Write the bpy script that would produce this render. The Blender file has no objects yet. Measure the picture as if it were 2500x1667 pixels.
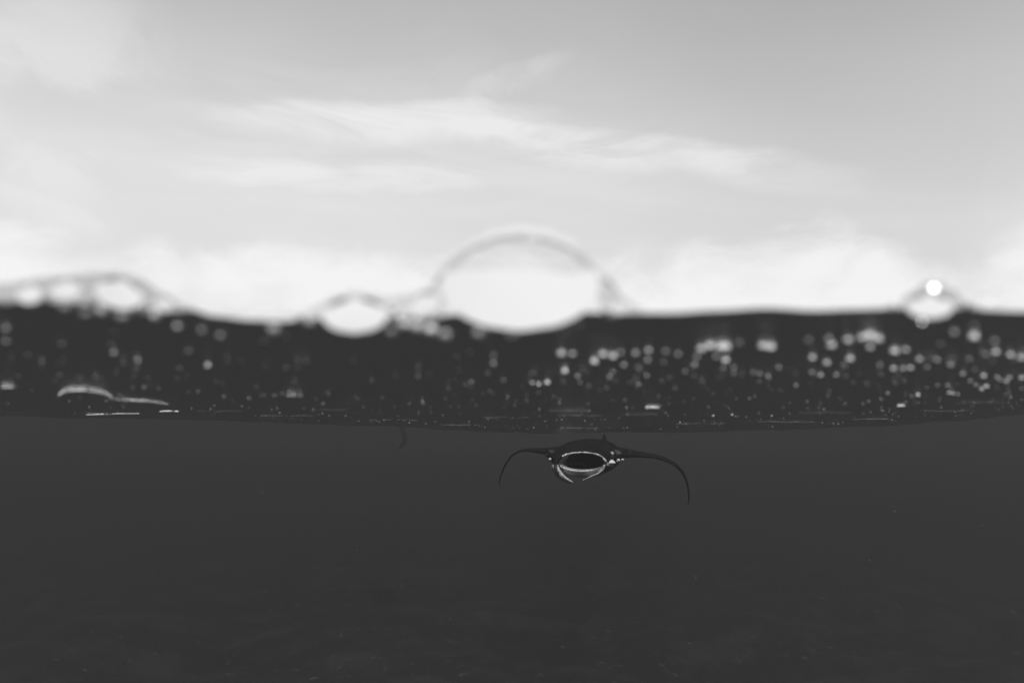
import bpy, bmesh, math, random
from mathutils import Vector, Matrix, noise

random.seed(7)
S = bpy.context.scene
COL = S.collection
R = math.radians

# ------------------------------------------------------------------ camera
PITCH = R(7.56)
FPX = 28.0 / 36.0 * 2500.0            # focal length in photo pixels
D0 = 0.5                              # water meets the port glass this far off
FOCUS = 7.8
cam_data = bpy.data.cameras.new("camera")
cam = bpy.data.objects.new("camera", cam_data)
COL.objects.link(cam)
cam.location = (0, 0, 0)
cam.rotation_euler = (R(90) + PITCH, 0, 0)
cam_data.lens = 28.0
cam_data.sensor_width = 36.0
cam_data.clip_start = 0.01
cam_data.clip_end = 3000
cam_data.dof.use_dof = True
cam_data.dof.focus_distance = FOCUS
cam_data.dof.aperture_fstop = 2.7
cam_data.dof.aperture_blades = 7
cam_data.dof.aperture_rotation = R(12)
S.camera = cam

# ------------------------------------------------------------------ sun
SUN_EL, SUN_AZ = R(62), R(170)         # azimuth clockwise from +Y (view direction)
sun_dir = Vector((math.sin(SUN_AZ) * math.cos(SUN_EL), math.cos(SUN_AZ) * math.cos(SUN_EL), math.sin(SUN_EL)))
sd = bpy.data.lights.new("sun", 'SUN')
sd.energy = 3.2
sd.angle = R(0.53)
sd.color = (1, 1, 1)                  # black and white photograph
sun = bpy.data.objects.new("sun", sd)
COL.objects.link(sun)
sun.rotation_euler = sun_dir.to_track_quat('Z', 'Y').to_euler()

# ------------------------------------------------------------------ world
W = bpy.data.worlds.new("World")
S.world = W
W.cycles.sampling_method = 'MANUAL'; W.cycles.sample_map_resolution = 256
W.use_nodes = True
nt = W.node_tree
nt.nodes.clear()
def N(tree, typ, **kw):
    n = tree.nodes.new(typ)
    for k, v in kw.items():
        setattr(n, k, v)
    return n
def wire(tree, a, b):
    tree.links.new(a, b)
def sock(tree, s, v):
    if isinstance(v, (int, float)):
        s.default_value = v
    elif isinstance(v, (tuple, list)):
        s.default_value = v
    else:
        tree.links.new(v, s)
def mth(tree, op, a, b=0.0, c=0.0, clamp=False):
    n = N(tree, 'ShaderNodeMath', operation=op)
    n.use_clamp = clamp
    for i, v in enumerate((a, b, c)):
        sock(tree, n.inputs[i], v)
    return n.outputs[0]
def ramp01(tree, x, lo, hi, o0=0.0, o1=1.0):
    n = N(tree, 'ShaderNodeMapRange', interpolation_type='SMOOTHSTEP')
    sock(tree, n.inputs[0], x)
    n.inputs[1].default_value = lo; n.inputs[2].default_value = hi
    n.inputs[3].default_value = o0; n.inputs[4].default_value = o1
    return n.outputs[0]
def lerp(tree, a, b, f):
    return mth(tree, 'ADD', a, mth(tree, 'MULTIPLY', mth(tree, 'SUBTRACT', b, a), f))

SKY_GAIN = 1.0
sky = N(nt, 'ShaderNodeTexSky', sky_type='NISHITA', sun_disc=False)
sky.sun_elevation = SUN_EL
sky.sun_rotation = SUN_AZ
sky.air_density = 1.0; sky.dust_density = 2.5; sky.ozone_density = 1.0
bw = N(nt, 'ShaderNodeRGBToBW'); wire(nt, sky.outputs[0], bw.inputs[0])
tc = N(nt, 'ShaderNodeTexCoord')
sep = N(nt, 'ShaderNodeSeparateXYZ'); wire(nt, tc.outputs['Generated'], sep.inputs[0])
dx, dy, dz = sep.outputs
zz = mth(nt, 'ADD', mth(nt, 'MAXIMUM', dz, 0.0), 0.16)
comb = N(nt, 'ShaderNodeCombineXYZ')
wire(nt, mth(nt, 'DIVIDE', dx, zz), comb.inputs[0])
wire(nt, mth(nt, 'DIVIDE', dy, zz), comb.inputs[1])
def sky_noise(vec, loc, rot, scale, nscale, detail, rough, dist):
    mp = N(nt, 'ShaderNodeMapping'); wire(nt, vec, mp.inputs[0])
    mp.inputs['Location'].default_value = loc; mp.inputs['Rotation'].default_value = rot; mp.inputs['Scale'].default_value = scale
    no = N(nt, 'ShaderNodeTexNoise'); wire(nt, mp.outputs[0], no.inputs['Vector'])
    no.inputs['Scale'].default_value = nscale; no.inputs['Detail'].default_value = detail
    no.inputs['Roughness'].default_value = rough; no.inputs['Distortion'].default_value = dist
    return no.outputs[0]
# high thin veil that thickens toward the horizon, with long soft cirrus bands
cir = sky_noise(comb.outputs[0], (3.1, 1.7, 0), (0, 0, R(-10)), (0.30, 1.0, 1), 0.9, 4, 0.5, 0.6)
cir2 = sky_noise(comb.outputs[0], (7.4, 2.2, 0), (0, 0, R(24)), (0.7, 0.8, 1), 0.6, 6, 0.55, 0.9)
m1 = ramp01(nt, cir, 0.38, 0.68)
m2 = ramp01(nt, cir2, 0.42, 0.66)
streak = mth(nt, 'ADD', mth(nt, 'MULTIPLY', m1, 0.6), mth(nt, 'MULTIPLY', m2, 0.4))
gv = N(nt, 'ShaderNodeVectorMath', operation='NORMALIZE'); wire(nt, tc.outputs['Generated'], gv.inputs[0])
def bank(u, v, w0, w1, amt):           # a cloud bank round one direction of the sky
    a_ = (u - 1250.0) / (28.0 / 36.0 * 2500.0); b_ = (833.5 - v) / (28.0 / 36.0 * 2500.0)
    d_ = Vector((a_, math.cos(PITCH) - math.sin(PITCH) * b_, math.sin(PITCH) + math.cos(PITCH) * b_)).normalized()
    n = N(nt, 'ShaderNodeVectorMath', operation='DOT_PRODUCT'); wire(nt, gv.outputs[0], n.inputs[0]); n.inputs[1].default_value = d_
    return mth(nt, 'MULTIPLY', ramp01(nt, n.outputs['Value'], math.cos(R(w1)), math.cos(R(w0))), amt)
puff = sky_noise(gv.outputs[0], (1.35, 4.2, 0.3), (0, 0, 0), (1, 1, 1.3), 6.0, 6, 0.55, 0.5)
pm = ramp01(nt, puff, 0.42, 0.66)
left_bank = mth(nt, 'MULTIPLY', bank(60, 150, 2.0, 10.0, 1.0), pm)
haze_up = ramp01(nt, dz, 0.24, 0.62, 0.98, 0.40)
veil = mth(nt, 'ADD', mth(nt, 'MULTIPLY', haze_up, mth(nt, 'ADD', mth(nt, 'MULTIPLY', streak, 0.22), 0.80)), mth(nt, 'MULTIPLY', left_bank, 0.16), clamp=True)
wn = N(nt, 'ShaderNodeTexNoise'); wire(nt, gv.outputs[0], wn.inputs['Vector']); wn.inputs['Scale'].default_value = 5.0; wn.inputs['Detail'].default_value = 5
wsub = N(nt, 'ShaderNodeVectorMath', operation='SUBTRACT'); wire(nt, wn.outputs['Color'], wsub.inputs[0]); wsub.inputs[1].default_value = (.5, .5, .5)
wsc = N(nt, 'ShaderNodeVectorMath', operation='SCALE'); wire(nt, wsub.outputs[0], wsc.inputs[0]); wsc.inputs['Scale'].default_value = 0.06
wv = N(nt, 'ShaderNodeVectorMath', operation='ADD'); wire(nt, gv.outputs[0], wv.inputs[0]); wire(nt, wsc.outputs[0], wv.inputs[1])
def cirrus(u, v, ang, L, Wd, amt, sharp=0.0):
    """one long wisp in the sky: centre, tilt, half length and half width in degrees"""
    a_ = (u - 1250.0) / (28.0 / 36.0 * 2500.0); b_ = (833.5 - v) / (28.0 / 36.0 * 2500.0)
    d_ = Vector((a_, math.cos(PITCH) - math.sin(PITCH) * b_, math.sin(PITCH) + math.cos(PITCH) * b_)).normalized()
    ex = d_.cross(Vector((0, 0, 1))).normalized(); ey = ex.cross(d_).normalized()
    e1 = ex * math.cos(R(ang)) + ey * math.sin(R(ang)); e2 = ey * math.cos(R(ang)) - ex * math.sin(R(ang))
    def dot(vec, e):
        n = N(nt, 'ShaderNodeVectorMath', operation='DOT_PRODUCT'); wire(nt, vec, n.inputs[0]); n.inputs[1].default_value = e
        return n.outputs['Value']
    t1 = mth(nt, 'POWER', mth(nt, 'ABSOLUTE', mth(nt, 'DIVIDE', dot(wv.outputs[0], e1), R(L))), 2.0)
    b1 = mth(nt, 'DIVIDE', mth(nt, 'SUBTRACT', dot(wv.outputs[0], e2), d_.dot(e2)), R(Wd))
    # crisp upper edge, soft below
    b2 = mth(nt, 'MAXIMUM', mth(nt, 'MULTIPLY', b1, 1.0 + sharp), mth(nt, 'MULTIPLY', b1, -1.0))
    q = mth(nt, 'ADD', t1, mth(nt, 'MULTIPLY', b2, b2))
    front = ramp01(nt, dot(gv.outputs[0], d_), 0.3, 0.6)
    return mth(nt, 'MULTIPLY', mth(nt, 'MULTIPLY', ramp01(nt, q, 0.0, 1.0, 1.0, 0.0), front), amt)
fine = ramp01(nt, sky_noise(gv.outputs[0], (2.2, 0.4, 5.1), (R(8), R(6), 0), (1, 1, 4.5), 5.0, 6, 0.6, 0.8), 0.30, 0.66, 0.25, 1.15)
for args in [(950, 275, 4, 15, 2.4, .20, 1.0), (1270, 185, 16, 5, 1.6, .13, .5), (1480, 345, -11, 13, 2.4, .18, 1.6), (640, 420, 2, 9, 1.6, .12, .5), (1020, 425, -3, 6, 1.5, .10, 0),
             (120, 520, -22, 4, 1.6, .08, 1.0), (1880, 425, -12, 8, 2.2, .12, .5), (1050, 330, 0, 26, 7.0, .08, 0)]:
    veil = mth(nt, 'ADD', veil, mth(nt, 'MULTIPLY', cirrus(*args), fine), clamp=True)
# the right of the view is clearer
veil = mth(nt, 'SUBTRACT', veil, bank(2450, 150, 3, 26, .12), clamp=True)
# bright cumulus heads low over the horizon
cum = sky_noise(gv.outputs[0], (0.35, 0.2, 1.3), (0, 0, 0), (1, 1, 1.8), 6.2, 7, 0.54, 0.25)
lowmask = ramp01(nt, dz, 0.19, 0.30, 0.22, -0.26)
cmask = ramp01(nt, mth(nt, 'ADD', mth(nt, 'ADD', cum, lowmask), bank(1850, 640, 1.5, 9.0, .12)), 0.50, 0.84)
base = mth(nt, 'MULTIPLY', bw.outputs[0], SKY_GAIN)
c1 = lerp(nt, base, 8.3, veil)
c2 = lerp(nt, c1, 9.5, mth(nt, 'MULTIPLY', cmask, 0.78))
upm = ramp01(nt, dz, -0.02, 0.02)
c3 = mth(nt, 'MULTIPLY', c2, upm)
cc = N(nt, 'ShaderNodeCombineColor')
for i in range(3):
    wire(nt, c3, cc.inputs[i])
bg = N(nt, 'ShaderNodeBackground'); wire(nt, cc.outputs[0], bg.inputs[0]); bg.inputs[1].default_value = 0.1
wo = N(nt, 'ShaderNodeOutputWorld'); wire(nt, bg.outputs[0], wo.inputs[0])

# ------------------------------------------------------------------ render settings
vs = S.view_settings
vs.view_transform = 'Standard'; vs.look = 'None'; vs.exposure = 0.0; vs.gamma = 1.0
vs.use_curve_mapping = False
cy = S.cycles
cy.max_bounces = 5; cy.transparent_max_bounces = 24; cy.glossy_bounces = 3; cy.diffuse_bounces = 1
cy.volume_bounces = 0
cy.use_denoising = True
cy.caustics_reflective = False

# ------------------------------------------------------------------ helpers
CP, SP = math.cos(PITCH), math.sin(PITCH)
def ray(u, v):
    a = (u - 1250.0) / FPX; b = (833.5 - v) / FPX
    return Vector((a, CP - SP * b, SP + CP * b))
def at(u, v, d):
    r = ray(u, v)
    return r * (d / r.y)
def to_u(x, y):                       # column of the photo a point at about eye level falls in
    return 1250.0 + x / y * FPX
def tag(o, label=None, cat=None, group=None, kind=None):
    if label: o['label'] = label
    if cat: o['category'] = cat
    if group: o['group'] = group
    if kind: o['kind'] = kind
    return o
def obj(name, me, mat=None, parent=None):
    o = bpy.data.objects.new(name, me)
    COL.objects.link(o)
    if mat and not me.materials: me.materials.append(mat)
    if parent: o.parent = parent
    return o
def empty(name, loc):
    o = bpy.data.objects.new(name, None); COL.objects.link(o); o.location = loc
    o.empty_display_size = 0.02
    return o
def mesh(name, vs_, fs, smooth=True):
    me = bpy.data.meshes.new(name)
    me.from_pydata([tuple(v) for v in vs_], [], fs)
    if smooth:
        me.polygons.foreach_set('use_smooth', [True] * len(me.polygons))
    me.update()
    return me
def interp(pts, u):
    if u <= pts[0][0]: return pts[0][1]
    for (a, va), (b, vb) in zip(pts, pts[1:]):
        if u <= b:
            t = (u - a) / (b - a); t = t * t * (3 - 2 * t)
            return va + (vb - va) * t
    return pts[-1][1]
def sstep(a, b, x):
    t = max(0.0, min(1.0, (x - a) / (b - a))); return t * t * (3 - 2 * t)
def tube(path, radii, seg=8, cap=True):
    vs_, fs = [], []
    n = len(path)
    for i, p in enumerate(path):
        t = (path[min(i + 1, n - 1)] - path[max(i - 1, 0)]).normalized()
        up = Vector((0, 1, 0)) if abs(t.y) < 0.9 else Vector((1, 0, 0))
        s = t.cross(up).normalized(); q = s.cross(t).normalized()
        r = radii[i] if isinstance(radii, (list, tuple)) else radii
        for k in range(seg):
            a = 2 * math.pi * k / seg
            vs_.append(p + s * (math.cos(a) * r) + q * (math.sin(a) * r))
    for i in range(n - 1):
        for k in range(seg):
            k2 = (k + 1) % seg
            fs.append((i * seg + k, i * seg + k2, (i + 1) * seg + k2, (i + 1) * seg + k))
    if cap:
        fs.append(tuple(reversed(range(seg)))); fs.append(tuple((n - 1) * seg + k for k in range(seg)))
    return vs_, fs

# ------------------------------------------------------------------ materials
def new_mat(name):
    m = bpy.data.materials.new(name); m.use_nodes = True
    t = m.node_tree; t.nodes.clear()
    return m, t, N(t, 'ShaderNodeOutputMaterial')
def grey_mat(name, v, rough=0.6, noise_amt=0.25, nscale=60.0, spec=0.3):
    m, t, out = new_mat(name)
    p = N(t, 'ShaderNodeBsdfPrincipled')
    tcn = N(t, 'ShaderNodeTexCoord')
    no = N(t, 'ShaderNodeTexNoise'); wire(t, tcn.outputs['Object'], no.inputs['Vector'])
    no.inputs['Scale'].default_value = nscale; no.inputs['Detail'].default_value = 4
    val = mth(t, 'MULTIPLY', ramp01(t, no.outputs[0], 0.25, 0.75, 1 - noise_amt, 1 + noise_amt), v)
    c = N(t, 'ShaderNodeCombineColor')
    for i in range(3): wire(t, val, c.inputs[i])
    wire(t, c.outputs[0], p.inputs['Base Color'])
    p.inputs['Roughness'].default_value = rough
    p.inputs['Specular IOR Level'].default_value = spec
    wire(t, p.outputs[0], out.inputs[0])
    return m

WATER_DENS, WATER_ALB = 0.055, 0.325
def water_mat():
    m, t, out = new_mat("sea_water")
    fr = N(t, 'ShaderNodeFresnel'); fr.inputs[0].default_value = 1.33
    no = N(t, 'ShaderNodeTexNoise'); tcn = N(t, 'ShaderNodeTexCoord')
    mp = N(t, 'ShaderNodeMapping'); wire(t, tcn.outputs['Object'], mp.inputs[0]); mp.inputs['Scale'].default_value = (1.0, 2.2, 1)
    wire(t, mp.outputs[0], no.inputs['Vector']); no.inputs['Scale'].default_value = 9.0; no.inputs['Detail'].default_value = 4
    bp = N(t, 'ShaderNodeBump'); wire(t, no.outputs[0], bp.inputs['Height'])
    bp.inputs['Strength'].default_value = 0.25; bp.inputs['Distance'].default_value = 0.01
    at_ = N(t, 'ShaderNodeAttribute'); at_.attribute_name = 'open_surface'
    f = mth(t, 'MULTIPLY', fr.outputs[0], at_.outputs['Fac'])
    tr = N(t, 'ShaderNodeBsdfTransparent')
    gl = N(t, 'ShaderNodeBsdfGlossy'); gl.inputs['Roughness'].default_value = 0.28
    gl.inputs['Color'].default_value = (1, 1, 1, 1)
    wire(t, bp.outputs[0], gl.inputs['Normal'])
    mx = N(t, 'ShaderNodeMixShader'); wire(t, f, mx.inputs[0]); wire(t, tr.outputs[0], mx.inputs[1]); wire(t, gl.outputs[0], mx.inputs[2])
    wire(t, mx.outputs[0], out.inputs['Surface'])
    pv = N(t, 'ShaderNodeVolumePrincipled')
    pv.inputs['Color'].default_value = (WATER_ALB,) * 3 + (1,)
    pv.inputs['Density'].default_value = WATER_DENS
    pv.inputs['Anisotropy'].default_value = 0.5
    wire(t, pv.outputs[0], out.inputs['Volume'])
    return m
M_WATER = water_mat()
def film_mat(name, tr_v, refl):
    m, t, out = new_mat(name)
    fr = N(t, 'ShaderNodeFresnel'); fr.inputs[0].default_value = 1.33
    tr = N(t, 'ShaderNodeBsdfTransparent'); tr.inputs[0].default_value = (tr_v, tr_v, tr_v, 1)
    gl = N(t, 'ShaderNodeBsdfGlossy'); gl.inputs['Roughness'].default_value = 0.05
    mx = N(t, 'ShaderNodeMixShader'); wire(t, mth(t, 'MULTIPLY', fr.outputs[0], refl), mx.inputs[0])
    wire(t, tr.outputs[0], mx.inputs[1]); wire(t, gl.outputs[0], mx.inputs[2])
    wire(t, mx.outputs[0], out.inputs['Surface'])
    return m
M_FILM = film_mat("clear_bubble_film", 0.985, 0.3)
M_RIM = film_mat("bubble_rim_film", 0.90, 0.3)
M_WEDGE = film_mat("thin_water_wedge", 0.77, 0.2)
M_WEDGE_THIN = film_mat("thinnest_water_wedge", 0.86, 0.2)
def mirror_mat(name, v, rough):
    m, t, out = new_mat(name)
    gl = N(t, 'ShaderNodeBsdfGlossy'); gl.inputs['Roughness'].default_value = rough
    gl.inputs['Color'].default_value = (v, v, v, 1)
    wire(t, gl.outputs[0], out.inputs['Surface'])
    return m
M_BOWL = mirror_mat("silvery_bubble_wall", 0.97, 0.05)
M_GLINT = mirror_mat("glinting_droplet", 0.95, 0.42)
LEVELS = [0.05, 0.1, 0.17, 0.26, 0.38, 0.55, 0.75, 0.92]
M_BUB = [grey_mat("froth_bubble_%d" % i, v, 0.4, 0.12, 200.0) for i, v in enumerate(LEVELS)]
M_GLINT_PAINT = grey_mat("white_glint_paint", 0.85, 0.5, 0.3, 40.0)  # ripple glints painted as a plain white colour

# ------------------------------------------------------------------ sea water
EDGE = [(-400, 748), (0, 736), (130, 738), (230, 745), (330, 752), (420, 760), (450, 757), (520, 772), (600, 781), (680, 784), (740, 780),
        (800, 776), (870, 775), (940, 777), (1000, 778), (1060, 774), (1100, 768), (1180, 762), (1270, 760), (1370, 760), (1440, 762), (1480, 764),
        (1540, 764), (1640, 764), (1760, 758), (1880, 752), (2000, 758), (2100, 755), (2180, 753), (2280, 752), (2370, 752), (2430, 757), (2500, 760), (2900, 752)]
LINE = [(-400, 1000), (0, 1008), (200, 1013), (400, 1017), (900, 1034), (1200, 1050), (1400, 1054), (1600, 1052), (1900, 1046), (2100, 1038),
        (2300, 1022), (2500, 1002), (2900, 990)]
YT = 5.0                               # distance of the trough that ends the visible surface
ZFLAT = 0.0865
def zs(x, y):
    """height of the sea surface over the camera"""
    u = to_u(x, max(y, D0))
    rip = (noise.noise(Vector((x * 1.7, y * 3.1, 0.3))) * 0.010 + noise.noise(Vector((x * 5.0, y * 9.0, 1.7))) * 0.0035)
    far = 5.0 * 0.0
    zt = at(u, interp(LINE, u), YT).z
    if y <= YT:
        k = sstep(0.9, YT, y)
        z = ZFLAT * (1 - k) + zt * k
        z += rip * sstep(0.62, 1.6, y)
        z += (noise.noise(Vector((x * 2.3, y * 2.0, 6.1))) * .020 + noise.noise(Vector((x * 7.0, y * 5.0, 2.1))) * .012) * sstep(2.0, 4.5, y)
        e = 1 - sstep(D0, D0 + 0.30, y)
        if e > 0:
            z = z * (1 - e) + at(u, interp(EDGE, u), D0).z * e
    else:
        s = y - YT
        z = zt + noise.noise(Vector((x * 2.3, y * 2.0, 6.1))) * .020 * (1 - sstep(0, 3, s)) + noise.noise(Vector((x * 7.0, y * 5.0, 2.1))) * .012 * (1 - sstep(0, 3, s)) + 0.28 * sstep(0, 6, s) + 1.15 * sstep(3, 17, s)
        z += (noise.noise(Vector((x * 0.18, y * 0.22, 4.0))) * 0.22 + noise.noise(Vector((x * 0.7, y * 0.9, 8.0))) * 0.05) * sstep(1, 8, s)
    return z
def build_water():
    ss = []
    s = -4.0
    while s < 4.0001:
        ss.append(s)
        a = abs(s + 1e-6)
        s += 0.0055 if a < 0.72 else (0.03 if a < 1.2 else 0.15)
    ys = [D0]
    while ys[-1] < 110:
        ys.append(ys[-1] + max(0.006, ys[-1] * 0.035))
    nc, nr = len(ss), len(ys)
    V = [(s_ * y, y, zs(s_ * y, y)) for y in ys for s_ in ss]
    F = []
    for j in range(nr - 1):
        for i in range(nc - 1):
            a = j * nc + i
            F.append((a, a + 1, a + 1 + nc, a + nc))
    ntop = len(F)
    ZB = -9.0
    # rim loop, walls down to below the sea floor, bottom
    loop = [i for i in range(nc)] + [j * nc + nc - 1 for j in range(1, nr)] + [(nr - 1) * nc + i for i in range(nc - 2, -1, -1)] + [j * nc for j in range(nr - 2, 0, -1)]
    t0 = len(V)                        # the walls keep vertices of their own so that the open surface shades cleanly
    V += [V[i] for i in loop]
    n = len(loop)
    b0 = len(V)
    V += [(V[i][0], V[i][1], ZB) for i in loop]
    for k in range(n):
        k2 = (k + 1) % n
        F.append((t0 + k2, t0 + k, b0 + k, b0 + k2))
    F.append(tuple(b0 + k for k in reversed(range(n))))
    me = mesh("water", V, F)
    at_ = me.attributes.new('open_surface', 'FLOAT', 'FACE')
    at_.data.foreach_set('value', [1.0] * ntop + [0.0] * (len(F) - ntop))
    o = obj("water", me, M_WATER)
    tag(o, kind='structure')
    return o
build_water()

# sea floor, faint through the water
def build_floor():
    m, t, out = new_mat("sea_floor_sand")
    p = N(t, 'ShaderNodeBsdfPrincipled'); p.inputs['Roughness'].default_value = 0.9
    tcn = N(t, 'ShaderNodeTexCoord')
    n1 = N(t, 'ShaderNodeTexNoise'); wire(t, tcn.outputs['Object'], n1.inputs['Vector']); n1.inputs['Scale'].default_value = 0.55; n1.inputs['Detail'].default_value = 8; n1.inputs['Roughness'].default_value = 0.62
    n2 = N(t, 'ShaderNodeTexNoise'); wire(t, tcn.outputs['Object'], n2.inputs['Vector']); n2.inputs['Scale'].default_value = 3.5; n2.inputs['Detail'].default_value = 5
    val = mth(t, 'ADD', mth(t, 'MULTIPLY', ramp01(t, n1.outputs[0], 0.42, 0.7), 0.025), mth(t, 'MULTIPLY', ramp01(t, n2.outputs[0], 0.62, 0.76), 0.11))
    val = mth(t, 'ADD', val, 0.012)
    c = N(t, 'ShaderNodeCombineColor')
    for i in range(3): wire(t, val, c.inputs[i])
    wire(t, c.outputs[0], p.inputs['Base Color']); wire(t, p.outputs[0], out.inputs[0])
    V, F = [], []
    ys = [0.6]
    while ys[-1] < 105: ys.append(ys[-1] + max(0.25, ys[-1] * 0.03))
    ss = [-3.6 + 7.2 * i / 180 for i in range(181)]
    for y in ys:
        for s_ in ss:
            x = s_ * y
            z = -6.2 + noise.noise(Vector((x * 0.16, y * 0.16, 2.0))) * 0.9 + noise.noise(Vector((x * 0.6, y * 0.6, 5.0))) * 0.32 + noise.noise(Vector((x * 1.9, y * 1.9, 9.0))) * 0.1
            V.append((x, y, z))
    nc = len(ss)
    for j in range(len(ys) - 1):
        for i in range(nc - 1):
            a = j * nc + i; F.append((a, a + 1, a + 1 + nc, a + nc))
    o = obj("sea_floor", mesh("sea_floor", V, F), m)
    tag(o, kind='structure')
build_floor()

# ------------------------------------------------------------------ manta ray
M_Y = 7.6                              # distance of the mouth
PXM = M_Y / FPX / CP                   # metres per photo pixel there
MO = at(1420, 1128, M_Y)
def loft(rings, seg):
    V, F = [], []
    for r in rings: V += r
    n = len(rings)
    for j in range(n - 1):
        for k in range(seg):
            k2 = (k + 1) % seg
            F.append((j * seg + k, j * seg + k2, (j + 1) * seg + k2, (j + 1) * seg + k))
    F.append(tuple(reversed(range(seg)))); F.append(tuple((n - 1) * seg + k for k in range(seg)))
    return V, F
def ring(cx, cy_, cz, hw, ht, hb, seg=40, e=1.0):
    out = []
    for k in range(seg):
        a = 2 * math.pi * k / seg
        c, s_ = math.cos(a), math.sin(a)
        ex = math.copysign(abs(c) ** e, c); ez = math.copysign(abs(s_) ** e, s_)
        out.append(Vector((cx + hw * ex, cy_, cz + (ht if s_ > 0 else hb) * ez)))
    return out
YAW = 0.21
def build_manta_mesh():
    allV, allF = [], []
    def add(V, F):
        b = len(allV); allV.extend(V); allF.extend(tuple(i + b for i in f) for f in F)
    # trunk, lip and mouth cavity as one skin: tail tip -> lip -> back inside the mouth
    T = [(2.7, .010, .02, .012, .010, .010), (2.0, .014, .05, .016, .014, .014), (1.55, .02, .07, .025, .022, .02), (1.3, .0, .07, .08, .05, .03), (1.05, 0, .06, .19, .11, .07),
         (.8, 0, .065, .30, .165, .11), (.55, 0, .045, .345, .175, .13), (.35, 0, .035, .345, .165, .14), (.2, 0, .02, .32, .15, .155), (.1, 0, .008, .285, .13, .152),
         (.035, 0, 0, .248, .110, .128), (.008, 0, 0, .230, .097, .096), (0, 0, 0, .220, .090, .084), (.006, 0, 0, .211, .083, .077),
         (.03, 0, 0, .203, .079, .072), (.15, .012, 0, .176, .076, .062), (.3, .012, .01, .15, .066, .056), (.45, 0, .02, .12, .055, .046), (.56, 0, .025, .07, .04, .03), (.6, 0, .025, .01, .008, .008)]
    rings = [ring(cx + YAW * y + .004, y, cz, hw, ht, hb, 48, 0.92) for (y, cx, cz, hw, ht, hb) in T]
    add(*loft(rings, 48))
    # wings: (photo px x, z, thickness), swept and tapering to a curled tip
    right = [(1470, 1106, 40), (1505, 1108, 34), (1540, 1110, 22), (1575, 1113, 14), (1605, 1116, 11), (1632, 1124, 9.5), (1658, 1137, 8.5), (1675, 1154, 7), (1686, 1176, 5.6), (1691, 1200, 4.2), (1692, 1222, 3.0), (1689, 1242, 1.2)]
    left = [(1400, 1104, 34), (1365, 1104, 28), (1335, 1104, 20), (1310, 1102, 14), (1288, 1100, 10), (1268, 1104, 7.5), (1250, 1114, 6), (1237, 1130, 5), (1227, 1148, 4.4), (1220, 1166, 4), (1215, 1182, 3.2), (1214, 1194, 2)]
    for pts, sgn in ((right, 1), (left, -1)):
        n = len(pts); rings = []
        for i, (u, v, th) in enumerate(pts):
            t = i / (n - 1)
            le = .22 + .10 * t + .42 * t ** 2.4           # leading edge
            te = 1.25 - .50 * t - .03 * t * t             # trailing edge
            if t > .9: te = le + .10 + .2 * (1 - t)
            p0 = Vector(((u - 1420) * PXM, 0, (1128 - v) * PXM))
            a, b = pts[max(i - 1, 0)], pts[min(i + 1, n - 1)]
            tan = Vector((b[0] - a[0], 0, a[1] - b[1])).normalized()
            nor = Vector((-tan.z, 0, tan.x)) * sgn
            rr = []
            hh = (th + (1.0 if sgn > 0 else 0.0)) * PXM * (.52 if sgn > 0 else .45)
            for k in range(24):
                ang = 2 * math.pi * k / 24
                cx = .5 - .5 * math.cos(ang)               # 0 at the leading edge
                prof = math.sin(ang) * (1.0 if cx < .35 else max(.12, 1 - (cx - .35) / .65 * .9))
                y = le + (te - le) * cx
                rr.append(p0 + nor * (hh * prof) + Vector((YAW * (y - .3) * (1.0 if sgn > 0 else .25), y, (y - le) * .018)))
            if sgn < 0: rr.reverse()
            rings.append(rr)
        add(*loft(rings, 24))
    # head lobes hanging either side of the mouth
    lobeL = [(-48, 16, 10), (-60, 4, 14), (-64, -11, 17), (-58, -25, 18), (-46, -37, 15), (-34, -44, 11), (-24, -47.5, 6.5), (-20, -48.5, 3.5)]
    lobeR = [(50, 6, 9), (55, -4, 7), (50, -16, 4.6), (40, -25, 3.8), (26, -32, 3.4), (12, -39, 3.0), (2, -44, 2.4)]
    lobe_pts = []
    for pts, dep in ((lobeL, .085), (lobeR, .075)):
        rings = []; n = len(pts)
        fine = []
        for i in range(n - 1):
            for q in range(4):
                t = q / 4
                fine.append(tuple(pts[i][c] * (1 - t) + pts[i + 1][c] * t for c in range(3)))
        fine.append(pts[-1])
        m_ = len(fine)
        for i, (x, z, th) in enumerate(fine):
            a, b = fine[max(i - 2, 0)], fine[min(i + 2, m_ - 1)]
            tan = Vector((b[0] - a[0], 0, b[1] - a[1])).normalized(); nor = Vector((-tan.z, 0, tan.x))
            t = i / (m_ - 1)
            c = Vector((x * PXM, .05 - .09 * math.sin(math.pi * min(1, t * 1.1)), z * PXM))
            rr = []
            for k in range(16):
                ang = 2 * math.pi * k / 16
                rr.append(c + nor * (math.cos(ang) * th * PXM * .5) + Vector((0, math.sin(ang) * dep * (1 - .6 * t), 0)))
            rings.append(rr); lobe_pts.append((c, nor, th * PXM * .5))
        add(*loft(rings, 16))
    # small dorsal fin at the tail root
    rings = []
    for t in (0, .35, .7, 1):
        rings.append(ring(.335 + .01 * t, 1.0 + .12 * t, .185 + .10 * t, .034 - .026 * t, 0, 0, 14))
        for k, vv in enumerate(rings[-1]):
            a = 2 * math.pi * k / 14
            vv.y += math.sin(a) * (.11 - .09 * t); 
    add(*loft(rings, 14))
    # folded lobe bases and eye ridges on the head's corners
    def lump(u, v, y, rx, ry, rz):
        bm = bmesh.new(); bmesh.ops.create_icosphere(bm, subdivisions=3, radius=1.0)
        V = [Vector(((u - 1420) * PXM + w.co.x * rx * PXM, y + w.co.y * ry, (1128 - v) * PXM + w.co.z * rz * PXM)) for w in bm.verts]
        F = [tuple(x.index for x in f.verts) for f in bm.faces]; bm.free(); add(V, F)
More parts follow.
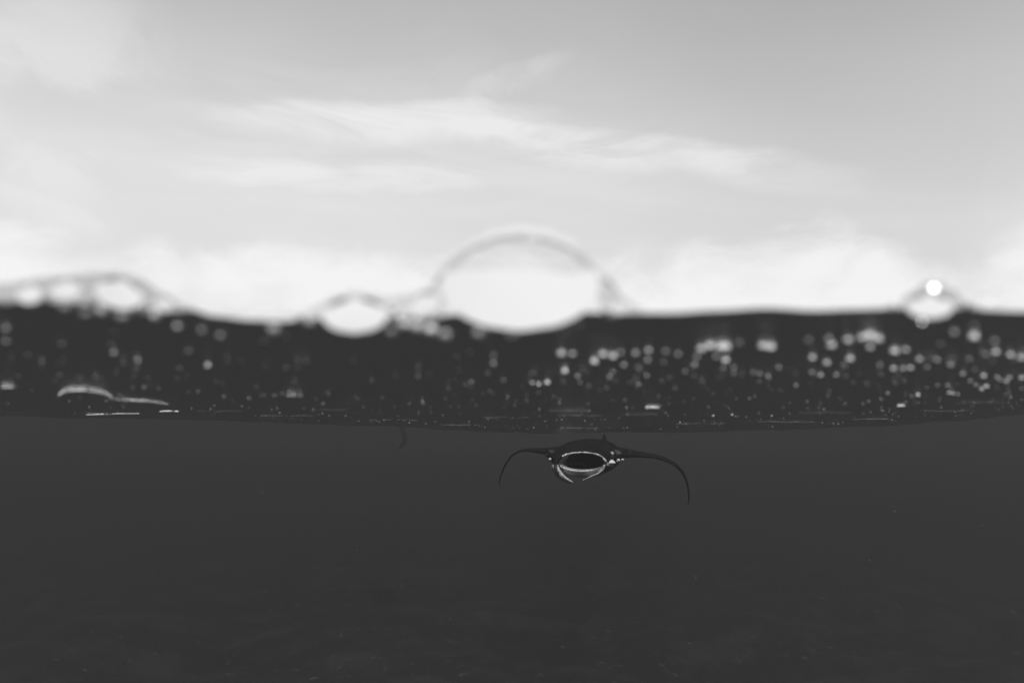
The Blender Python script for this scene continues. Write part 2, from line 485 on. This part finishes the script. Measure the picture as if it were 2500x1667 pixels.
    for a in [(1493, 1109, .16, 16, .09, 12), (1350, 1112, .14, 13, .09, 12), (1495, 1130, .10, 10, .07, 4.5), (1512, 1124, .13, 6, .05, 6.5), (1524, 1123, .16, 6, .05, 3),
              (1481, 1133, .06, 4, .04, 3), (1345, 1122, .10, 4.5, .05, 6)]:
        lump(*a)
    me = mesh("body", allV, allF)
    bm = bmesh.new(); bm.from_mesh(me); bmesh.ops.recalc_face_normals(bm, faces=bm.faces); bm.to_mesh(me); bm.free()
    tmp = bpy.data.objects.new("tmp_body", me); COL.objects.link(tmp)
    rm = tmp.modifiers.new("r", 'REMESH'); rm.mode = 'VOXEL'; rm.voxel_size = 0.0068; rm.use_smooth_shade = True
    smo = tmp.modifiers.new("s", 'SMOOTH'); smo.iterations = 3; smo.factor = 0.5
    dg = bpy.context.evaluated_depsgraph_get()
    me2 = bpy.data.meshes.new_from_object(tmp.evaluated_get(dg))
    bpy.data.objects.remove(tmp); bpy.data.meshes.remove(me)
    me2.name = "body"
    # the skin's own pattern: black back, white lip, pale jaw and belly, white lobe edges
    lip = []
    for k in range(160):
        a = 2 * math.pi * k / 160
        c, s_ = math.cos(a), math.sin(a)
        lip.append(Vector((.004 + .221 * math.copysign(abs(c) ** .92, c), 0.004, (.090 if s_ > 0 else .084) * math.copysign(abs(s_) ** .92, s_))))
    spots = [((1495, 1131), 9, .9), ((1484, 1133), 4, .9), ((1512, 1125), 5, .85), ((1523, 1124), 4, .7), ((1345, 1123), 5, .8), ((1514, 1105), 9, .07), ((1497, 1107), 4, .5), ((1350, 1099), 7, .04)]
    vals = []
    for vtx in me2.vertices:
        p = vtx.co; nrm = vtx.normal
        f = noise.noise(p * 22.0) * .5 + .5
        f2 = noise.noise(p * 70.0) * .5 + .5
        c = .004 + .010 * f * (noise.noise(p * 6.0) * .5 + .5) * 2
        if nrm.z < -.35 and p.y > .03: c = max(c, .10 + .05 * f)          # grey-white belly
        xl = p.x - .004 - YAW * p.y
        inside = .010 < p.y < .62 and (xl / .212) ** 2 + ((p.z - .01) / .090) ** 2 < 1.0 and p.y < .75 - .9 * abs(xl)
        if inside:
            c = .008 + .006 * f
            if p.x < -.12 and p.y < .20: c = .34 * (1 - sstep(.08, .20, p.y))
            if p.z < -.044 and p.y < .16: c = max(c, .26 * (1 - sstep(.06, .16, p.y)))
        elif p.z < -.075 and p.y < .16 and abs(p.x) < .22:
            c = max(c, .42 * (1 - sstep(.02, .16, p.y)) * (1 - sstep(.10, .155, -p.z) * .6))   # pale lower jaw
        if -.02 < p.y < .05:
            dl = min((p - q).length_squared for q in lip) ** .5
            g = noise.noise(p * 34.0 + Vector((3, 1, 7))) * .5 + .5
            w = .003 + .020 * g * g * 1.4
            amt = .18 + .8 * f2
            if p.z < -.03: w += .007 * (1 - sstep(.12, .2, abs(p.x)))
            if p.z < .0 and p.x > .10: amt *= .35
            if p.x < -.13: w += .004
            if dl < w: c = max(c, amt)
        if p.y < .14 and p.z < .05 and not inside:
            for (q, nn, h) in lobe_pts:
                dd = p - q
                if dd.x * dd.x + dd.z * dd.z < (h * 1.35) ** 2:
                    off = abs(dd.dot(nn)) / max(h, .004)
                    if p.z < -.02: c = max(c, (.25 + .7 * f2) if off > .6 else .05) if h > .012 else max(c, .15 + .5 * f)
        for (uv, r, val) in spots:
            if p.y < .3:
                ddx = p.x / PXM + 1420 - uv[0]; ddz = 1128 - p.z / PXM - uv[1]
                q = (ddx * ddx + ddz * ddz) ** .5 / r
                if q < 1 + .5 * (f2 - .5): c = max(c, val * (.6 + .6 * f2))
        vals.append(min(c, .95))
    ca = me2.attributes.new('skin_tone', 'FLOAT', 'POINT')
    ca.data.foreach_set('value', vals)
    me2.polygons.foreach_set('use_smooth', [True] * len(me2.polygons))
    return me2
def skin_mat():
    m, t, out = new_mat("manta_skin")
    p = N(t, 'ShaderNodeBsdfPrincipled'); a = N(t, 'ShaderNodeAttribute'); a.attribute_name = 'skin_tone'
    c = N(t, 'ShaderNodeCombineColor')
    for i in range(3): wire(t, a.outputs['Fac'], c.inputs[i])
    wire(t, c.outputs[0], p.inputs['Base Color'])
    p.inputs['Roughness'].default_value = .6; p.inputs['Specular IOR Level'].default_value = .06
    no = N(t, 'ShaderNodeTexNoise'); tcn = N(t, 'ShaderNodeTexCoord'); wire(t, tcn.outputs['Object'], no.inputs['Vector']); no.inputs['Scale'].default_value = 45
    bp = N(t, 'ShaderNodeBump'); wire(t, no.outputs[0], bp.inputs['Height']); bp.inputs['Strength'].default_value = .3; bp.inputs['Distance'].default_value = .004
    wire(t, bp.outputs[0], p.inputs['Normal'])
    wire(t, p.outputs[0], out.inputs[0])
    return m
M_SKIN = skin_mat()
M_EYE = grey_mat("manta_eye", .02, .15, .1, 30, .6)
M_GILL = grey_mat("gill_bar_grey", .30, .6, .3, 30)
body_me = build_manta_mesh()
def make_manta(loc, label):
    root = empty("manta_ray", loc)
    tag(root, label, "manta ray", "manta rays")
    obj("body", body_me, M_SKIN, root)
    for (u, v, y) in ((1508, 1111, .10), (1338, 1112, .09)):
        bm = bmesh.new(); bmesh.ops.create_icosphere(bm, subdivisions=2, radius=.016)
        for w in bm.verts: w.co += Vector(((u - 1420) * PXM, y, (1128 - v) * PXM))
        me = bpy.data.meshes.new("eye"); bm.to_mesh(me); bm.free()
        obj("eye", me, M_EYE, root)
    for k in range(5):
        x0 = -.19 + .045 * k
        path = [Vector((x0 + .20 * t, .10 + .32 * t, -.005 - .062 * t ** .8)) for t in [i / 8 for i in range(9)]]
        obj("gill_bar", mesh("gill_bar", *tube(path, .0032, 6)), M_GILL, root)
    return root
make_manta(MO, "black manta ray with white lips and wide open mouth facing the camera")

far = make_manta((0, 0, 0), "distant dark ray, only one faint drooping wing seen below the surface")
far.scale = (1.3, 1.3, 1.3)
far.rotation_euler = (0, R(58), 0)
tip = far.rotation_euler.to_matrix() @ Vector(((1689 - 1420) * PXM, .7, (1128 - 1242) * PXM))
far.location = at(962, 1094, 32.0) - tip * 1.3

# ------------------------------------------------------------------ bubbles stuck along the waterline
YC = D0 - 0.004
PX0 = D0 / FPX
def surface_bubble(u, v, rx, ry, label, rot=0.0, wl=0.35, rim=4.0, group="bubbles along the waterline", depth=.06):
    """air bubble pressed on the port glass: clear dome above the waterline, silvery wall under it"""
    c = at(u, v, YC)
    root = empty("surface_bubble", c)
    tag(root, label, "bubble", group)
    hx, hz = rx * PX0, ry * PX0
    cr, sr = math.cos(rot), math.sin(rot)
    def P(a, b, y):
        x, z = a * hx, b * hz
        return Vector((x * cr - z * sr, y, x * sr + z * cr))
    D = depth * min(hx, hz)
    # wall under the waterline
    V, F = [], []
    nx, nz = 28, 14
    for j in range(nz + 1):
        for i in range(nx + 1):
            sx = -1 + 2 * i / nx
            top = wl + (.16 * noise.noise(Vector((sx * 3.0, u * .01, .7))) if wl < .6 else 0)
            b = max(-1 + (top + 1) * j / nz, -.9995)
            w = math.sqrt(max(0, 1 - b * b))
            a = w * sx
            q = (top - b) / (top + 1)
            y = D * (1 - (a * a) / max(w * w, 1e-6)) * (1 - q * q) * 1.0
            V.append(P(a, b, y - .03 * (b + 1) * hz))
    for j in range(nz):
        for i in range(nx):
            k = j * (nx + 1) + i
            F.append((k, k + 1, k + nx + 2, k + nx + 1))
    obj("bubble_wall", mesh("bubble_wall", V, F), M_BOWL, root)
    # clear dome
    V, F = [], []
    for j in range(9):
        b = wl + (1 - wl) * j / 8
        b = min(b, .9995); w = math.sqrt(1 - b * b)
        for i in range(nx + 1):
            a = w * (-1 + 2 * i / nx)
            V.append(P(a, b, .9 * hz * math.sqrt(max(0, 1 - a * a - b * b))))
    for j in range(8):
        for i in range(nx):
            k = j * (nx + 1) + i
            F.append((k, k + 1, k + nx + 2, k + nx + 1))
    obj("bubble_dome", mesh("bubble_dome", V, F), M_FILM, root)
    # wet contact ring round the dome
    a0 = math.asin(wl) - .25
    path = []
    for i in range(41):
        a = a0 + (math.pi - 2 * a0) * i / 40
        path.append(P(math.cos(a), math.sin(a), 0))
    obj("contact_ring", mesh("contact_ring", *tube(path, rim * PX0, 8)), M_RIM, root)
    return root
surface_bubble(1270, 694, 196, 116, "largest bubble, wide bright dome in the middle of the waterline", 0, .30, 5.0, depth=.02)
surface_bubble(866, 769, 80, 45, "second largest bubble, bright flat oval left of the big dome", 0, .93, 2.5)
surface_bubble(1036, 742, 38, 27, "tilted oval bubble squeezed against the big dome's left side", .5, .93, 2.0)
surface_bubble(290, 717, 60, 37, "biggest bubble of the row at the far left of the waterline", -.3, .93, 2.0)
surface_bubble(160, 707, 36, 26, "round bubble second from the left picture edge on the waterline", 0, .93, 2.0)
surface_bubble(72, 717, 30, 26, "round bubble nearest the left picture edge on the waterline", 0, .93, 2.0)
surface_bubble(400, 742, 22, 18, "small bubble at the right end of the left row", -.4, .93, 2.0)
surface_bubble(2270, 748, 58, 30, "bright flat bubble on the right part of the waterline", 0, .93, 2.0)
surface_bubble(1512, 750, 20, 17, "small grey bubble just right of the big dome", .2, .93, 2.0)

# froth: small bubbles crowding between and under the large ones
def ball_mesh(name, sub=2):
    bm = bmesh.new(); bmesh.ops.create_icosphere(bm, subdivisions=sub, radius=1.0)
    for w in bm.verts:
        w.co *= 1 + .06 * noise.noise(w.co * 1.3)
    me = bpy.data.meshes.new(name); bm.to_mesh(me); bm.free()
    me.polygons.foreach_set('use_smooth', [True] * len(me.polygons))
    return me
BALLS = []
for i, m in enumerate(M_BUB):
    me = ball_mesh("air_bubble_%d" % i); me.materials.append(m); BALLS.append(me)
FROTH = [(160, 742, 16, 4), (210, 762, 14, 2), (252, 752, 17, 4), (300, 764, 18, 4), (380, 764, 15, 4), (345, 752, 13, 4), (110, 728, 12, 3), (228, 728, 12, 4), (20, 735, 14, 3),
         (668, 800, 17, 3), (756, 783, 15, 3), (735, 772, 10, 3), (986, 786, 15, 4), (1018, 790, 19, 5), (1052, 800, 17, 4), (975, 765, 15, 5), (960, 748, 13, 4), (1087, 814, 16, 3), (1000, 768, 15, 5),
         (1480, 752, 14, 4), (1496, 762, 13, 4), (1378, 800, 16, 2), (1408, 785, 15, 2), (955, 806, 14, 2), (2190, 745, 14, 4), (2362, 742, 10, 3), (1170, 806, 16, 4), (1250, 808, 15, 4), (1060, 772, 12, 5)]
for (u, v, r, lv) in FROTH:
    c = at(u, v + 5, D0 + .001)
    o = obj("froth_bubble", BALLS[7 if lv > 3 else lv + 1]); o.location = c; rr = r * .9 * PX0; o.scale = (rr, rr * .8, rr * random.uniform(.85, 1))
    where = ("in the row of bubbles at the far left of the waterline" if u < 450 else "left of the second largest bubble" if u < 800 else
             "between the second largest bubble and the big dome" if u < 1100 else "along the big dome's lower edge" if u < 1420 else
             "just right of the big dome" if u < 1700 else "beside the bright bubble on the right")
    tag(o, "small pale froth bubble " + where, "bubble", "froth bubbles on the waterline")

# thin wedge of water that climbs the glass round the bubbles
CONT = [(-60, 700), (0, 692), (130, 676), (230, 668), (290, 667), (340, 682), (400, 716), (450, 746), (500, 764)]
CONTM = [(700, 784), (740, 768), (780, 742), (820, 722), (866, 711), (910, 718), (950, 726), (1000, 718), (1050, 702), (1085, 672), (1120, 632), (1165, 598), (1215, 578), (1270, 570), (1325, 577), (1375, 595), (1430, 640), (1480, 690), (1520, 728), (1570, 752)]
CONTR = [(2140, 756), (2190, 742), (2225, 714), (2260, 692), (2290, 690), (2325, 706), (2360, 738), (2400, 752)]
def wedge(pts, label, maxw):
    V, F = [], []
    n = 140
    u0, u1 = pts[0][0], pts[-1][0]
    for i in range(n + 1):
        u = u0 + (u1 - u0) * i / n
        top = interp(pts, u); bot = min(interp(EDGE, u) + 4, top + maxw(u), 900)
        bot = max(bot, top + 1)
        for (v, y) in ((top, D0 - .001), (bot, D0 - .001), (bot, D0 + .002), (top, D0 + .002)):
            V.append(at(u, v, y))
    for i in range(n):
        for k in range(4):
            k2 = (k + 1) % 4
            F.append((i * 4 + k, i * 4 + k2, i * 4 + 4 + k2, i * 4 + 4 + k))
    F.append((0, 1, 2, 3)); F.append(tuple(4 * n + k for k in (3, 2, 1, 0)))
    o = obj("water_film", mesh("water_film", V, F), M_WEDGE_THIN if 600 < u0 < 1000 else M_WEDGE)
    tag(o, kind='structure')
wedge(CONT, "", lambda u: 80)
wedge(CONTM, "", lambda u: 12 if 1120 < u < 1430 else 12 + 110 * max(sstep(1120, 1060, u) if u < 1270 else 0, sstep(1430, 1500, u) if u > 1270 else 0))
wedge(CONTR, "", lambda u: 60)

def collar(pts, w0):
    # raised lip of water outside the big dome, turned to the bright low sky
    V, F = [], []
    n = 120
    u0, u1 = pts[0][0], pts[-1][0]
    for i in range(n + 1):
        t = i / n
        u = u0 + (u1 - u0) * t
        top = interp(pts, u); w = w0 * math.sin(math.pi * t) ** .6 + .5
        sl = (interp(pts, u + 4) - interp(pts, u - 4)) / 8
        k = (1 + sl * sl) ** .5
        for (dv, y) in ((-w * k, D0 - .00026), (-1.0, D0), (-1.0, D0 + .0012), (-w * k, D0 + .0012)):
            V.append(at(u, top + dv, y))
    for i in range(n):
        for k in range(4):
            k2 = (k + 1) % 4
            F.append((i * 4 + k, i * 4 + 4 + k, i * 4 + 4 + k2, i * 4 + k2))
    F.append((0, 1, 2, 3)); F.append(tuple(4 * n + k for k in (3, 2, 1, 0)))
    o = obj("water_film", mesh("water_film", V, F, smooth=False), M_BOWL)
    tag(o, kind='structure')
collar([p for p in CONTM if 1040 <= p[0] <= 1530], 17)

# ------------------------------------------------------------------ sunlit specks on the underside of the surface
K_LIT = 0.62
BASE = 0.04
SPECKS = """1370 866 .33;1397 864 .15;1451 883 .45;1472 871 .45;1496 871 .3;1515 862 .1;1551 863 .17;1583 856 .17;1581 883 .12;1523 893 .13;1496 909 .13;1488 919 .1;1379 912 .33;1375 930 .08;1410 920 .12;1299 934 .15;1315 940 .2;1336 934 .33;1299 913 .07;1416 935 .09;1438 943 .08;1481 947 .07;1465 954 .06;1560 938 .1;1579 917 .11;1536 932 .06;1557 900 .08;1620 886 .09;1625 862 .09;1655 867 .12;1634 923 .08;1672 905 .1;1696 890 .14;1695 916 .08;1712 852 .5;1734 852 .33;1759 849 .36;1774 849 .34;1702 874 .12;1748 875 .1;1771 885 .45;1791 900 .1;1791 915 .12;1766 905 .09;1804 841 .08;1862 849 .35;1881 852 .4;1839 909 .09;1855 915 .14;1876 923 .12;1854 931 .07;1783 953 .06;1670 981 .06;1365 984 .12;1439 1004 .1;1330 1029 .12;1408 1032 .09;1287 1048 .2;1396 1046 .1;1660 1030 .35;1741 1016 .3;1787 1012 .35;1884 1015 .35;1857 1022 .2;1822 1018 .1;1517 1019 .07;1487 1045 .09;1583 1038 .1;1560 1046 .07;1786 1044 .09;1719 1025 .09;1280 1007 .06;1265 1022 .06
1974 837 .08;2030 848 .28;2070 835 .25;2105 830 .3;2124 828 .32;2143 828 .35;2124 847 .2;2023 828 .1;1983 876 .22;2018 888 .28;2075 876 .3;2061 892 .12;2041 917 .18;2003 915 .2;1981 909 .12;2064 920 .07;2184 862 .5;2210 854 .22;2181 904 .22;2204 898 .17;2222 897 .22;2244 882 .2;2263 896 .1;2287 883 .13;2320 890 .18;2148 893 .13;2150 919 .07;2295 845 .08;2329 817 .1;2377 830 .5;2365 875 .12;2377 798 .06;2427 836 .12;2430 862 .22;2407 869 .12;2467 867 .2;2494 875 .45;2401 923 .25;2380 902 .08;2350 916 .15;2369 930 .1;2434 922 .15;2464 920 .18;2456 934 .22;2442 932 .12;2494 926 .22;2407 945 .4;2396 951 .25;2382 939 .15;2313 941 .15;2317 959 .3;2327 962 .15;2339 963 .1;2207 934 .08;2336 938 .08;2289 942 .1;2263 947 .08;2114 931 .08;2117 942 .08;2083 932 .06;1943 939 .1;1901 900 .1;1875 923 .1;1903 955 .06;2241 965 .3;2121 980 .15;2151 975 .12;2167 960 .1;2225 968 .1;2467 969 .12;2494 949 .1;2494 976 .1;1928 984 .08;1958 1000 .12;2011 1000 .1;2016 994 .07;2297 994 .1;2325 994 .07;2367 999 .08;2376 992 .08;2223 1005 .06;2249 1003 .06;2179 1012 .12
14 803 .09;15 836 .1;433 802 .13;492 807 .09;538 818 .1;460 858 .07;507 892 .17;337 883 .1;278 863 .1;278 814 .055;272 847 .06;151 844 .06;146 915 .08;144 890 .055;438 902 .08;352 947 .1;362 926 .06;248 926 .06;45 919 .06;589 877 .055;484 957 .09;547 968 .09;607 973 .12;460 958 .06;431 973 .055;44 1003 .09;189 920 .055;67 867 .055;608 996 .06;480 1009 .06
645 965 .08;669 966 .1;689 962 .08;698 899 .06;683 1009 .2;789 986 .12;787 1009 .15;875 974 .06;933 971 .06;1031 980 .12;1023 1009 .07;1124 1011 .08;1145 1030 .55;999 1033 .35;926 1029 .3;876 1027 .3;752 1018 .07;1076 1037 .12;1091 1040 .08;1112 1038 .09;1206 1042 .1;1218 1042 .1;1232 1042 .1;1151 934 .09;1204 886 .11;1206 895 .07;1230 928 .06;1109 931 .055;1049 910 .055;1264 1022 .07;645 838 .055;697 825 .055;725 879 .06;699 900 .06;1115 874 .055;1205 874 .07;1145 860 .055"""
for i in range(64):
    u_ = random.uniform(20, 2480); l_ = interp(LINE, u_)
    SPECKS += ";%.0f %.1f %.3f" % (u_, l_ - 3 - 55 * random.random() ** 1.6, random.choice((.055, .06, .07, .08, .12)))
def hit_surface(u, v, r):
    rr = ray(u, v); rr = rr / rr.y
    y = D0 + .03
    while y < YT - .2:
        if rr.z * y > zs(rr.x * y, y) - r(y):
            break
        y *= 1.01
    return y, rr
def blur_px(y):
    return 10.37e-3 * abs(1 / y - 1 / FOCUS) * FPX
n_sp = 0
for line in SPECKS.replace("\n", ";").split(";"):
    if not line.strip(): continue
    u, v, p = (float(t) for t in line.split())
    v += random.uniform(-3.5, 3.5) * (1 if v < 940 else .3)
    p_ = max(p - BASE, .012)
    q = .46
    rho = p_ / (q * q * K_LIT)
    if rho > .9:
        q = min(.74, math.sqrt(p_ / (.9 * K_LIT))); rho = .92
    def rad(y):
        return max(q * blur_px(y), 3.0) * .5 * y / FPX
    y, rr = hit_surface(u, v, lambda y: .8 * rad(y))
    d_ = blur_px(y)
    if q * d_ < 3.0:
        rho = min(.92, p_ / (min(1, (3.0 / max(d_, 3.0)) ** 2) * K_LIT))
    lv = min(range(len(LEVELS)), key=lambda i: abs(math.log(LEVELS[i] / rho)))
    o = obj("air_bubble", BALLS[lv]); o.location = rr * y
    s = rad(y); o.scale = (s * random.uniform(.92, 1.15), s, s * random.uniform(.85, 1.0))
    o.rotation_euler = (0, 0, random.uniform(0, 6))
    size = "blurred round" if y < 1.2 else "tiny sharp"
    tone = "bright" if p > .2 else "grey" if p > .085 else "faint"
    side = "in the left third" if u < 833 else "in the middle third" if u < 1667 else "in the right third"
    tag(o, "%s %s air bubble under the water surface %s" % (tone, size, side), "bubble", "small bubbles under the water surface")
    n_sp += 1

# pale tubes whose colour stands in for sky glints on far ripples
def painted_glint(pts, r, label):
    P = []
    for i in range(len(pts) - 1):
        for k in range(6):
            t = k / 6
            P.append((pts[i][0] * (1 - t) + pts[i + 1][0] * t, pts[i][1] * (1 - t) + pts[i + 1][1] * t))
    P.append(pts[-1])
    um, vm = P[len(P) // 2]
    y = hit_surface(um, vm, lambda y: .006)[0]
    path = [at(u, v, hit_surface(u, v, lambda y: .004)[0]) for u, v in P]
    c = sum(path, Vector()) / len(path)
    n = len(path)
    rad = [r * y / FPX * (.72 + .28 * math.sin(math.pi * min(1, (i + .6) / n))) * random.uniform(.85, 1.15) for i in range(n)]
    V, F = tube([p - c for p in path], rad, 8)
    o = obj("painted_glint", mesh("painted_glint", V, F), M_GLINT_PAINT); o.location = c
    tag(o, label, "foam", "painted glints on the ripples")  # no real foam: the tubes stand in for sky glints on ripples
painted_glint([(143, 970), (155, 960), (172, 954), (205, 953), (235, 957), (258, 965), (270, 974)], 3.0, "arched white painted glint on a ripple at the left")
painted_glint([(266, 974), (300, 977), (345, 979), (385, 984), (411, 989)], 2.8, "long white painted glint trailing right from the arched one")
painted_glint([(210, 1013), (245, 1012), (290, 1010), (340, 1010)], 1.5, "faint broken painted glint under the arched one")
painted_glint([(390, 1005), (412, 1004), (436, 1005)], 2.6, "short bright painted glint at the end of the faint broken line")
painted_glint([(4, 946), (20, 945), (40, 946)], 2.6, "short bright painted glint at the left picture edge")
painted_glint([(699, 966), (718, 965), (737, 967)], 1.4, "grey painted glint left of the picture's middle")
painted_glint([(1576, 996), (1592, 995), (1610, 996)], 2.4, "bright painted glint above the manta's right wing")
painted_glint([(2190, 992), (2200, 991), (2209, 991)], 2.6, "short painted glint at the right side of the surface")

M_FAINT = grey_mat("grey_glint_paint", 0.16, 0.6, 0.4, 40.0)  # weaker ripple glints, their dimness put into a darker grey
_mf = M_GLINT_PAINT
M_GLINT_PAINT = M_FAINT
rs = random.Random(5)
for (u0, v0, L, r) in [(1340, 1003, 100, 1.2), (1362, 1015, 105, 1.2), (1365, 1046, 95, 1.0), (900, 1026, 120, .8), (1080, 1038, 90, .9), (640, 1016, 130, .8), (1650, 1034, 120, .8), (1850, 1030, 140, .8),
                       (2080, 1024, 90, 1.2), (2260, 1004, 120, .8), (480, 1004, 110, .7), (1180, 1020, 110, .7), (1950, 1008, 130, .7), (2330, 984, 130, .7), (760, 1000, 90, .6), (1520, 1012, 90, .7)]:
    pts_, v_ = [], v0
    for k in range(5):
        pts_.append((u0 + L * k / 4, v_ + rs.uniform(-1.2, 1.2)))
    painted_glint(pts_, r, "thin faint grey painted glint lying along a far ripple")
M_GLINT_PAINT = _mf

# fine particles drifting in the water and gathered under the surface
def drifting():
    V, F = [], []
    rd = random.Random(11)
    oc = [(1, 0, 0), (-1, 0, 0), (0, 1, 0), (0, -1, 0), (0, 0, 1), (0, 0, -1)]
    of = [(0, 2, 4), (2, 1, 4), (1, 3, 4), (3, 0, 4), (2, 0, 5), (1, 2, 5), (3, 1, 5), (0, 3, 5)]
    def put(p, r):
        b = len(V)
        for q in oc: V.append((p.x + q[0] * r * rd.uniform(.6, 1.3), p.y + q[1] * r, p.z + q[2] * r * rd.uniform(.5, 1)))
        F.extend((a + b, c + b, d + b) for a, c, d in of)
    for i in range(520):                # open water
        y = rd.uniform(1.6, 13)
        x = rd.uniform(-.9, .9) * y; z = -rd.random() ** 1.3 * .36 * y + .02
        put(Vector((x, y, z)), rd.uniform(.0009, .0022) * (y / 5) ** .6)
    for i in range(420):                # under the surface, thickest on the right
        u = 2500 * rd.random() ** (.55 if i % 3 else 1.0)
        l = interp(LINE, u)
        v = l - 4 - 150 * rd.random() ** 1.7
        y, rr = hit_surface(u, v, lambda y: .003)
        put(rr * y, rd.uniform(.5, 1.3) * y / FPX * (1.0 + 2.0 / y))
    o = obj("drifting_particles", mesh("drifting_particles", V, F, smooth=False), M_BUB[4])
    tag(o, "fine pale particles drifting in the dark water", "particles", kind='stuff')
drifting()

# glinting droplets
def glint(u, v, y, r_px, label, k=1.0):
    c = at(u, v, y)
    h = (sun_dir - c.normalized()).normalized()
    bm = bmesh.new(); bmesh.ops.create_uvsphere(bm, u_segments=16, v_segments=10, radius=1.0)
    for w in bm.verts: w.co.z *= .22
    me = bpy.data.meshes.new("droplet"); bm.to_mesh(me); bm.free()
    me.polygons.foreach_set('use_smooth', [True] * len(me.polygons))
    o = obj("droplet", me, M_GLINT); o.location = c
    o.rotation_euler = h.to_track_quat('Z', 'Y').to_euler()
    s = r_px * y / FPX; o.scale = (s, s, s)
    tag(o, label, "droplet", "sunlit droplets")
glint(2280, 704, D0 - .006, 11, "brilliant white droplet on top of the right waterline bubble")
glint(2251, 786, D0 - .004, 4.2, "grey droplet hanging under the right waterline bubble")
glint(2414, 738, D0 - .006, 2.6, "pale droplet on the waterline near the right picture edge")
print("specks", n_sp)
